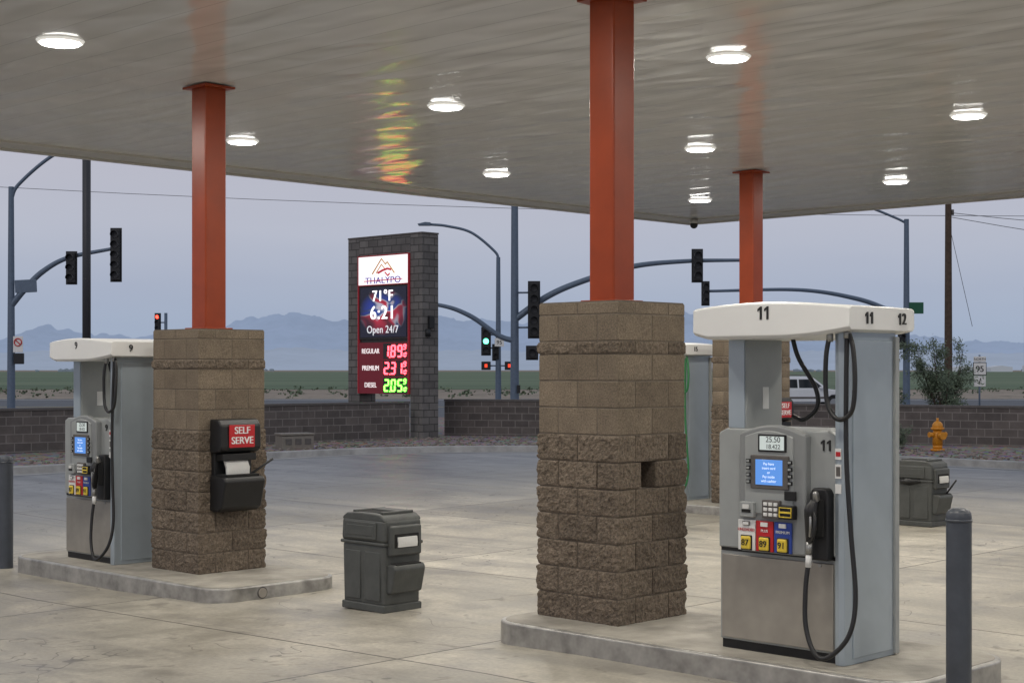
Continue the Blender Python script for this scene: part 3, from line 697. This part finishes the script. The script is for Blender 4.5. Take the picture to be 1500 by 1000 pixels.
box(e,'sign_back',(.6,-.1,5.25),(.85,.04,.5),M_pole,.02,rot=(0,-.05,0))
box(e,'pedestrian_signal',(.35,-.15,2.45),(.36,.2,.42),M_sig,.02)
box(e,'turn_sign',(.33,-.2,3.0),(.38,.02,.62),M_wht,.01); 
tube(e,'turn_sign_ring',[(.33+.14*math.cos(a/16*2*math.pi),-.225,3.08+.14*math.sin(a/16*2*math.pi)) for a in range(17)],.022,M_red)
tube(e,'turn_sign_bar',[(.24,-.226,3.16),(.42,-.226,3.0)],.02,M_red,smooth=False)
e=sgl('light_pole',-12.36,45); cyl(e,'pole',(0,0,-.2),(0,0,10.5),.12,M_dpole)
box(e,'base',(0,0,.3),(.5,.5,.7),M_kerb,.02)
e=sgl('traffic_signal',-21.9,98); cyl(e,'pole',(0,0,-.3),(0,0,5.6),.1,M_pole); head(e,-.5,-.1,5.0,3,1.05,lit=0,litcol=(1,.05,.03)); cyl(e,'bracket',(0,0,5.0),(-.5,0,5.0),.04,M_pole)
e=sgl('street_lamp',-.62,70)
tube(e,'pole',[(0,0,-.3),(0,0,7.1)],.13,M_pole,radii=[1.1,.7],smooth=False)
tube(e,'arm',[(0,0,6.95),(-.15,0,7.35),(-1.2,0,8.2),(-2.3,0,8.5),(-3.1,0,8.58)],.06,M_pole)
prism(e,'luminaire',[(-3.05,8.52),(-3.05,8.66),(-3.3,8.68),(-3.65,8.6),(-3.6,8.52)],'y',-.15,.15,M_pole,.02)
head(e,-.55,-.2,3.3,3,1.15,lit=1,litcol=(.1,1,.5)); head(e,-.1,-.1,2.8,2,.62)
cyl(e,'bracket',(0,0,3.6),(-.55,0,3.6),.035,M_pole); cyl(e,'bracket',(0,0,3.0),(-.55,0,3.0),.035,M_pole)
box(e,'route_sign',(.05,-.3,3.25),(.42,.02,.38),M_wht,.03); text(e,'route_number','95',(.05,-.315,3.24),.26,M_txt)
for x in(-.55,.5):
    box(e,'pedestrian_signal',(x,-.2,2.2),(.42,.2,.38),M_sig,.02)
    box(e,'pedestrian_hand',(x,-.31,2.2),(.12,.01,.15),mat('ped_red',(.6,.05,.02),.4,emit=(1,.06,.02),es=1.3),.01)
cyl(e,'ped_bracket',(-.5,0,2.2),(.5,0,2.2),.03,M_pole)
e=sgl('traffic_signal_mast',.10,58)
tube(e,'pole',[(0,0,-.3),(0,0,11.0)],.155,M_pole,radii=[1.1,.75],smooth=False)
tube(e,'mast_arm',[(0,0,3.9),(1.2,0,4.75),(2.5,0,5.32),(4.4,0,5.88),(6.4,0,6.08),(8.6,0,6.12)],.10,M_pole,radii=[1.3,1.2,1.1,1,.8,.6])
tube(e,'mast_arm_2',[(0,0,3.1),(-.6,0,3.3),(-1.7,0,4.05),(-2.9,0,4.45),(-5,0,4.6)],.09,M_pole,radii=[1.2,1.1,1,.8,.6])
head(e,6.82,-.2,5.9,3,1.12)
head(e,.72,-.4,4.25,5,2.0); cyl(e,'bracket',(0,0,4.9),(.7,-.2,4.9),.035,M_pole); cyl(e,'bracket',(0,0,3.6),(.7,-.2,3.6),.035,M_pole)
head(e,.65,-.3,2.65,1,.4); box(e,'push_button_box',(.15,-.2,1.3),(.12,.1,.3),M_sig,.01)
box(e,'pole_base',(0,0,.1),(.7,.7,.5),M_kerb,.02)
e=sgl('traffic_signal_mast',19.1,75)
tube(e,'pole',[(0,0,-.3),(0,0,9.3)],.17,M_pole,radii=[1.1,.7],smooth=False)
tube(e,'mast_arm',[(0,0,4.3),(-.8,0,4.85),(-2.4,0,5.45),(-5.2,0,5.88),(-9.6,0,5.82)],.11,M_pole,radii=[1.2,1.1,1,.8,.6])
tube(e,'luminaire_arm',[(0,0,9.1),(-.5,0,9.35),(-1.75,0,9.85),(-3,0,10.2)],.06,M_pole)
prism(e,'luminaire',[(-2.95,10.1),(-2.95,10.25),(-3.3,10.25),(-3.6,10.15),(-3.55,10.08)],'y',-.15,.15,M_pole,.02)
head(e,-9.75,-.2,5.7,3,1.05); head(e,-.3,-.3,3.6,3,.95)
box(e,'street_name_sign',(.45,-.1,5.0),(.7,.03,.55),mat('sign_green',(.01,.10,.05),.4),.01)
e=sgl('utility_pole',20.0,71); tube(e,'pole',[(0,0,-.3),(0,0,9.9)],.18,M_wood,radii=[1.1,.8],smooth=False)
cyl(e,'insulator',(.2,0,9.1),(.2,0,9.35),.06,M_cap); 
M_wire=mat('wire',(.06,.06,.07),.5)
def wire(e,a,b,sag,r=.014):
    a=Vector(a);b=Vector(b); tube(e,'wire',[a.lerp(b,i/12)-Vector((0,0,sag*4*(i/12)*(1-i/12))) for i in range(13)],r,M_wire,smooth=False)
wire(e,(.15,0,9.2),(30,5,9.6),.8); wire(e,(.15,0,9.0),(26,-10,5.2),.6); wire(e,(.1,0,8.4),(1.1,0,4),.0,.012)
e=sgl('utility_line',0,120); wire(e,(-60,0,17.4),(60,0,14.0),1.2,.02)
e=sgl('sign_post',18.25,55); cyl(e,'post',(0,0,-.2),(0,0,4.95),.06,M_wood); box(e,'panel',(.35,-.08,2.9),(.6,.03,2.4),mat('rust_panel',(.25,.10,.05),.7,var=.2),.01)
e=sgl('route_marker_sign',15.1,50); cyl(e,'post',(0,.03,-.1),(0,.03,2.5),.03,M_pole)
box(e,'north_plate',(0,0,2.36),(.40,.02,.18),M_wht,.01); text(e,'north_text','NORTH',(0,-.014,2.36),.11,M_txt)
box(e,'shield',(0,0,2.05),(.40,.02,.38),M_wht,.06); text(e,'shield_number','95',(0,-.014,2.04),.27,M_txt,bold=.005)
box(e,'shield_border',(0,.006,2.05),(.44,.02,.42),M_txt,.06)
box(e,'arrow_plate',(0,0,1.65),(.38,.02,.34),M_wht,.01); text(e,'arrow_mark','/',(0,-.014,1.65),.26,M_txt,bold=.006)
e=empty('utility_cabinet',site(-5.25,37.4,.1),TH+.55); M_ub=mat('utility_beige',(.20,.18,.155),.6,var=.1)
box(e,'body',(0,0,.17),(.82,.45,.34),M_ub,.015); box(e,'lid',(0,0,.375),(.86,.49,.05),M_ub,.012)
for i in range(3): box(e,'vent',(-.25+i*.25,-.23,.2),(.16,.012,.14),M_cap,.003)
def hydrant(X,Y):
    e=empty('fire_hydrant',site(X,Y,.12),TH+.3); m=mat('hydrant_orange',(.62,.25,.015),.45,var=.12,vscale=9)
    cyl(e,'flange',(0,0,0),(0,0,.05),.16,m); cyl(e,'lower_barrel',(0,0,.05),(0,0,.14),.11,m); cyl(e,'barrel',(0,0,.14),(0,0,.52),.12,m,r2=.105)
    cyl(e,'collar',(0,0,.50),(0,0,.55),.155,m); bm=bmesh.new(); bmesh.ops.create_uvsphere(bm,u_segments=20,v_segments=10,radius=.125); finish('bonnet',bm,m,e,(0,0,.58),smooth=True)
    cyl(e,'operating_nut',(0,0,.68),(0,0,.77),.03,m,n=6)
    cyl(e,'pumper_nozzle',(0,-.1,.36),(0,-.22,.36),.08,m); cyl(e,'pumper_cap',(0,-.22,.36),(0,-.25,.36),.092,m,n=8)
    for s in(-1,1): cyl(e,'hose_nozzle',(s*.09,0,.38),(s*.20,0,.38),.055,m); cyl(e,'hose_cap',(s*.2,0,.38),(s*.23,0,.38),.066,m,n=8)
hydrant(10.0,36.4)
def suv():
    e=sgl('parked_car',15.75,84); e.rotation_euler[2]=TH+.08
    wp=mat('car_white',(.72,.74,.76),.25,coat=.5,var=.03); gl=mat('car_glass',(.012,.016,.02),.08); ty=mat('tyre',(.015,.015,.015),.8); rim=mat('rim',(.35,.36,.37),.35,metal=.7)
    z0=.04
    body=[(-2.3,.45),(-2.32,.9),(-2.25,1.08),(.95,1.10),(1.9,1.02),(2.25,.9),(2.32,.6),(2.28,.42),(1.85,.38),(1.78,.62),(1.6,.76),(1.35,.76),(1.17,.62),(1.1,.38),(-1.05,.38),(-1.12,.62),(-1.3,.76),(-1.55,.76),(-1.73,.62),(-1.8,.40)]
    prism(e,'body',[(x,z+z0) for x,z in body],'y',-.92,.92,wp,.05)
    bm=bmesh.new()
    v=[bm.verts.new((x,s*w,z+z0)) for (x,z,w) in((-2.24,1.07,.9),(1.15,1.09,.9),(.42,1.68,.74),(.2,1.76,.72),(-1.95,1.76,.72),(-2.12,1.7,.74)) for s in(-1,1)]
    L=v[0::2];Rr=v[1::2]; bm.faces.new(L); bm.faces.new(Rr[::-1])
    for i in range(6): bm.faces.new((L[i],Rr[i],Rr[(i+1)%6],L[(i+1)%6]))
    finish('greenhouse',bm,wp,e,bevel=.04)
    for a,b,c,d in((-2.08,-1.42,-1.42,-1.98),(-1.34,-.5,-.5,-1.34),(-.42,.42,.27,-.42),(.5,.92,.36,.36)):
        bm=bmesh.new(); f=lambda x,z:(x,-(.9-(z-1.07)*.27)-.012,z+z0)
        bm.faces.new([bm.verts.new(f(*q)) for q in((a,1.14),(b,1.14),(c,1.60),(d,1.60))]); finish('side_window',bm,gl,e)
    for x in(-1.43,1.47):
        for s in(-1,1):
            cyl(e,'tyre',(x,s*.93,.36+z0),(x,s*.70,.36+z0),.36,ty,n=28); cyl(e,'rim',(x,s*.94,.36+z0),(x,s*.9,.36+z0),.21,rim,n=20)
    box(e,'side_trim',(-.1,-.93,.62+z0),(2.2,.03,.1),M_cap,.01)
    box(e,'tail_light',(-2.3,-.8,.95+z0),(.06,.2,.25),M_red,.02); box(e,'headlight',(2.2,-.75,.82+z0),(.12,.3,.15),M_wht,.03)
    for s in(-1,1): tube(e,'roof_rail',[(-1.8,s*.62,1.76+z0),(-1.7,s*.62,1.82+z0),(.0,s*.62,1.82+z0),(.1,s*.62,1.76+z0)],.02,M_cap,smooth=False)
    box(e,'mirror',(.75,-1.0,1.15+z0),(.18,.16,.13),wp,.03)
    e.location.z=-.14
suv()
# foliage
def foliage_mat(name,c1,c2):
    m=bpy.data.materials.new(name); m.use_nodes=True; nt=m.node_tree; b=nt.nodes['Principled BSDF']; g=N(nt,'ShaderNodeNewGeometry')
    nt.links.new(ramp(nt,g.outputs['Random Per Island'],[(0,c1),(1,c2)]),b.inputs['Base Color']); b.inputs['Roughness'].default_value=.7; return m
M_leaf=foliage_mat('mesquite_leaves',(.05,.075,.045),(.14,.18,.11)); M_bark=mat('bark',(.07,.05,.04),.9,var=.3)
def tree(name,X,Y,h,w,n,z=0,leaf=.05,stems=6):
    e=empty(name,site(X,Y,z),TH); bl=bmesh.new(); rnd=random.Random(int(X*100))
    for s in range(stems):
        a=rnd.random()*6.28; r=w*rnd.uniform(.15,.48); hh=h*rnd.uniform(.6,1)
        pts=[Vector((0,0,0)),Vector((math.cos(a)*r*.25,math.sin(a)*r*.25,hh*.3)),Vector((math.cos(a)*r*.7,math.sin(a)*r*.7,hh*.65)),Vector((math.cos(a)*r,math.sin(a)*r,hh*.97))]
        tube(e,'limb_%d'%s,pts,.035*h/3,M_bark,radii=[1.3,.9,.5,.15],res=6)
        for k in range(7):
            f=rnd.uniform(.25,1); i=min(2,int(f*3)); base=pts[i].lerp(pts[i+1],f*3-i)
            d=Vector((rnd.gauss(0,1),rnd.gauss(0,1),rnd.uniform(.0,1.2))).normalized()*w*rnd.uniform(.15,.32)
            tip=base+d
            tube(e,'twig',[base,base+d*.5+Vector((0,0,.03)),tip],.008*h/3,M_bark,radii=[1,.7,.3],res=3)
            for q in range(n//(stems*7)):
                t=rnd.uniform(.2,1.1); c=base+d*t+Vector((rnd.gauss(0,1),rnd.gauss(0,1),rnd.gauss(0,1)))*w*.045
                s_=leaf*rnd.uniform(.5,1.3); u=Vector((rnd.gauss(0,1),rnd.gauss(0,1),rnd.gauss(0,1)+.5)).normalized(); v=u.orthogonal().normalized()
                bl.faces.new([bl.verts.new(c+u*s_),bl.verts.new(c+v*s_*.3),bl.verts.new(c-u*s_),bl.verts.new(c-v*s_*.3)])
    finish('leaves',bl,M_leaf,e)
tree('desert_tree',13.35,48,3.2,2.1,9000,0.0,.06,9)
tree('desert_tree',12.0,50,1.9,1.6,3000,0.0,.06,6)
tree('shrub',9.35,37.6,.55,.8,2500,.1,.035,7)
tree('shrub',13.2,34.0,.45,.7,1600,.1,.035,6)
tree('shrub',-9.2,33.5,.4,.6,1200,.1,.035,6)
bm=bmesh.new(); rnd=random.Random(3)
for i in range(420):
    X=rnd.uniform(-75,75);Y=rnd.uniform(116,172); s=rnd.uniform(.2,.6)
    for k in range(9):
        c=site(X+rnd.gauss(0,s*.5),Y+rnd.gauss(0,s*.5),-.1+rnd.uniform(0,s*.5)); u=Vector((rnd.gauss(0,1),rnd.gauss(0,1),rnd.gauss(0,1))).normalized(); v=u.orthogonal()
        bm.faces.new([bm.verts.new(c+u*s*.25),bm.verts.new(c+v*s*.16),bm.verts.new(c-u*s*.25),bm.verts.new(c-v*s*.16)])
finish('desert_scrub',bm,M_leaf)
M_dist=mat('hazed_trees',(.08,.10,.11),.9,var=.3,vscale=.05,emit=(.12,.15,.19),es=.6)  # pale bluish glow on the trees stands in for distance haze
bm=bmesh.new()
for i in range(800):
    X=rnd.uniform(-900,900);Y=rnd.uniform(1450,2300)
    if noise.noise(Vector((X*.006,0,4)))<.05: continue
    s=rnd.uniform(1,3)
    mt=Matrix.Translation(site(X,Y,s*.4))@Matrix.Diagonal((s*2.4,s,s*.9,1)); bmesh.ops.create_icosphere(bm,subdivisions=1,radius=1,matrix=mt)
for v in bm.verts: v.co+=Vector((noise.noise(v.co*.4),noise.noise(v.co*.5),noise.noise(v.co*.6)))*1.0
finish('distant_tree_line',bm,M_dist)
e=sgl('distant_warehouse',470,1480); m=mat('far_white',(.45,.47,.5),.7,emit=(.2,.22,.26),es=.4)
for i in range(7):
    w=random.uniform(14,40); x=-70+i*34; h=random.uniform(3,6)
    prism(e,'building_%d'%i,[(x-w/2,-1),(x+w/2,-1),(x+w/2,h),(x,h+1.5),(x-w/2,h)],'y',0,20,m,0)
# mountains
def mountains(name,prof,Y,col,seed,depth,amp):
    f=2269.; k=Y/f; m=bpy.data.materials.new(name+'_hazed_rock'); m.use_nodes=True; nt=m.node_tree; b=nt.nodes['Principled BSDF']
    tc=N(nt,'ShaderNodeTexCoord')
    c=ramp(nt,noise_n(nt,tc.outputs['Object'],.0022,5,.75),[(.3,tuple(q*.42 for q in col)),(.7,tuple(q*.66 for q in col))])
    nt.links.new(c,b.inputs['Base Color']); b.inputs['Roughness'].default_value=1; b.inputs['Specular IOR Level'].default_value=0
    b.inputs['Emission Color'].default_value=(*col,1); b.inputs['Emission Strength'].default_value=.82  # aerial haze painted in: bluish base colour plus a constant glow
    bm=bmesh.new(); nx=620; ny=20; rows=[]
    xs=[p[0] for p in prof]
    for j in range(ny+1):
        g=j/ny; row=[]
        for i in range(nx+1):
            px=xs[0]+(xs[-1]-xs[0])*i/nx
            for q in range(len(prof)-1):
                if prof[q][0]<=px<=prof[q+1][0]: 
                    t=(px-prof[q][0])/(prof[q+1][0]-prof[q][0]); y=prof[q][1]*(1-t)+prof[q+1][1]*t; break
            H=(541-y)*k; X=(px-750)*k
            pv=Vector((X/(48*k),g*2.2,seed))
            n=(1-2*abs(noise.noise(pv)))*.9+(1-2*abs(noise.noise(pv*2.6)))*.6+noise.noise(pv*6)*.4+noise.noise(pv*13)*.25-.8
            h=H*(g**1.2)+amp*k*n*(g**.6)*(min(1,H/(30*k)))
            row.append(bm.verts.new(site(X,Y-depth*(1-g),h-1*(j==0)*30)))
        rows.append(row)
    for a,b_ in zip(rows,rows[1:]):
        for i in range(nx): bm.faces.new((a[i],a[i+1],b_[i+1],b_[i]))
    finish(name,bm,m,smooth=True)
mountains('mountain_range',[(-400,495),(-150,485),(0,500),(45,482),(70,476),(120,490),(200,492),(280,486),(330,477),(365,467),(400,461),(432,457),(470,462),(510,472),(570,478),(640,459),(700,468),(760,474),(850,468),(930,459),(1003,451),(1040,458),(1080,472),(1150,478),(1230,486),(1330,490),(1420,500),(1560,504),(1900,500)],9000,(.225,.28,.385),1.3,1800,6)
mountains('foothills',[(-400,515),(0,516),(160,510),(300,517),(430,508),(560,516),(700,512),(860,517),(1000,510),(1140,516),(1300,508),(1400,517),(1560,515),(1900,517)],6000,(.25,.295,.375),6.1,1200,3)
# ---------------------------------------------------------------- camera
cd=bpy.data.cameras.new('Camera'); cd.sensor_width=36; cd.lens=2269/1500*36; cd.shift_y=41/1500; cd.clip_end=30000; cd.clip_start=.1
co=bpy.data.objects.new('Camera',cd); co.location=CAM; co.rotation_euler=(math.pi/2,0,TH); COL.objects.link(co); S.camera=co
# ---------------------------------------------------------------- world and sun
w=bpy.data.worlds.new('World'); S.world=w; w.use_nodes=True; nt=w.node_tree
bg=nt.nodes['Background']
sky=N(nt,'ShaderNodeTexSky'); sky.sky_type='NISHITA'; sky.sun_disc=False; sky.sun_elevation=math.radians(6); sky.sun_rotation=math.radians(200); sky.dust_density=4; sky.air_density=1.5
tc=N(nt,'ShaderNodeTexCoord'); sx=N(nt,'ShaderNodeSeparateXYZ'); nt.links.new(tc.outputs['Generated'],sx.inputs[0])
hz=ramp(nt,sx.outputs[2],[(0,(.345,.43,.58)),(.035,(.40,.47,.61)),(.09,(.50,.53,.635)),(.16,(.56,.55,.625)),(.5,(.48,.51,.59)),(1,(.40,.45,.55))])
cl=noise_n(nt,mapping(nt,tc.outputs['Generated'],(1,1,7)),2.2,3,.6,0)
hz=mixc(nt,.24,hz,ramp(nt,cl,[(.3,.44),(.7,.6)]),'OVERLAY')
skys=mixc(nt,1.0,sky.outputs[0],(.06,.06,.06),'MULTIPLY')
fin=mixc(nt,.92,skys,hz)
nt.links.new(fin,bg.inputs['Color']); bg.inputs['Strength'].default_value=1.0
sl=bpy.data.lights.new('Sun','SUN'); sl.energy=.5; sl.angle=math.radians(25); sl.color=(1,.93,.88)
so=bpy.data.objects.new('sun',sl); so.rotation_euler=(math.radians(55),0,math.radians(20)); COL.objects.link(so)
S.view_settings.view_transform='Standard'; S.view_settings.look='None'; S.view_settings.exposure=0
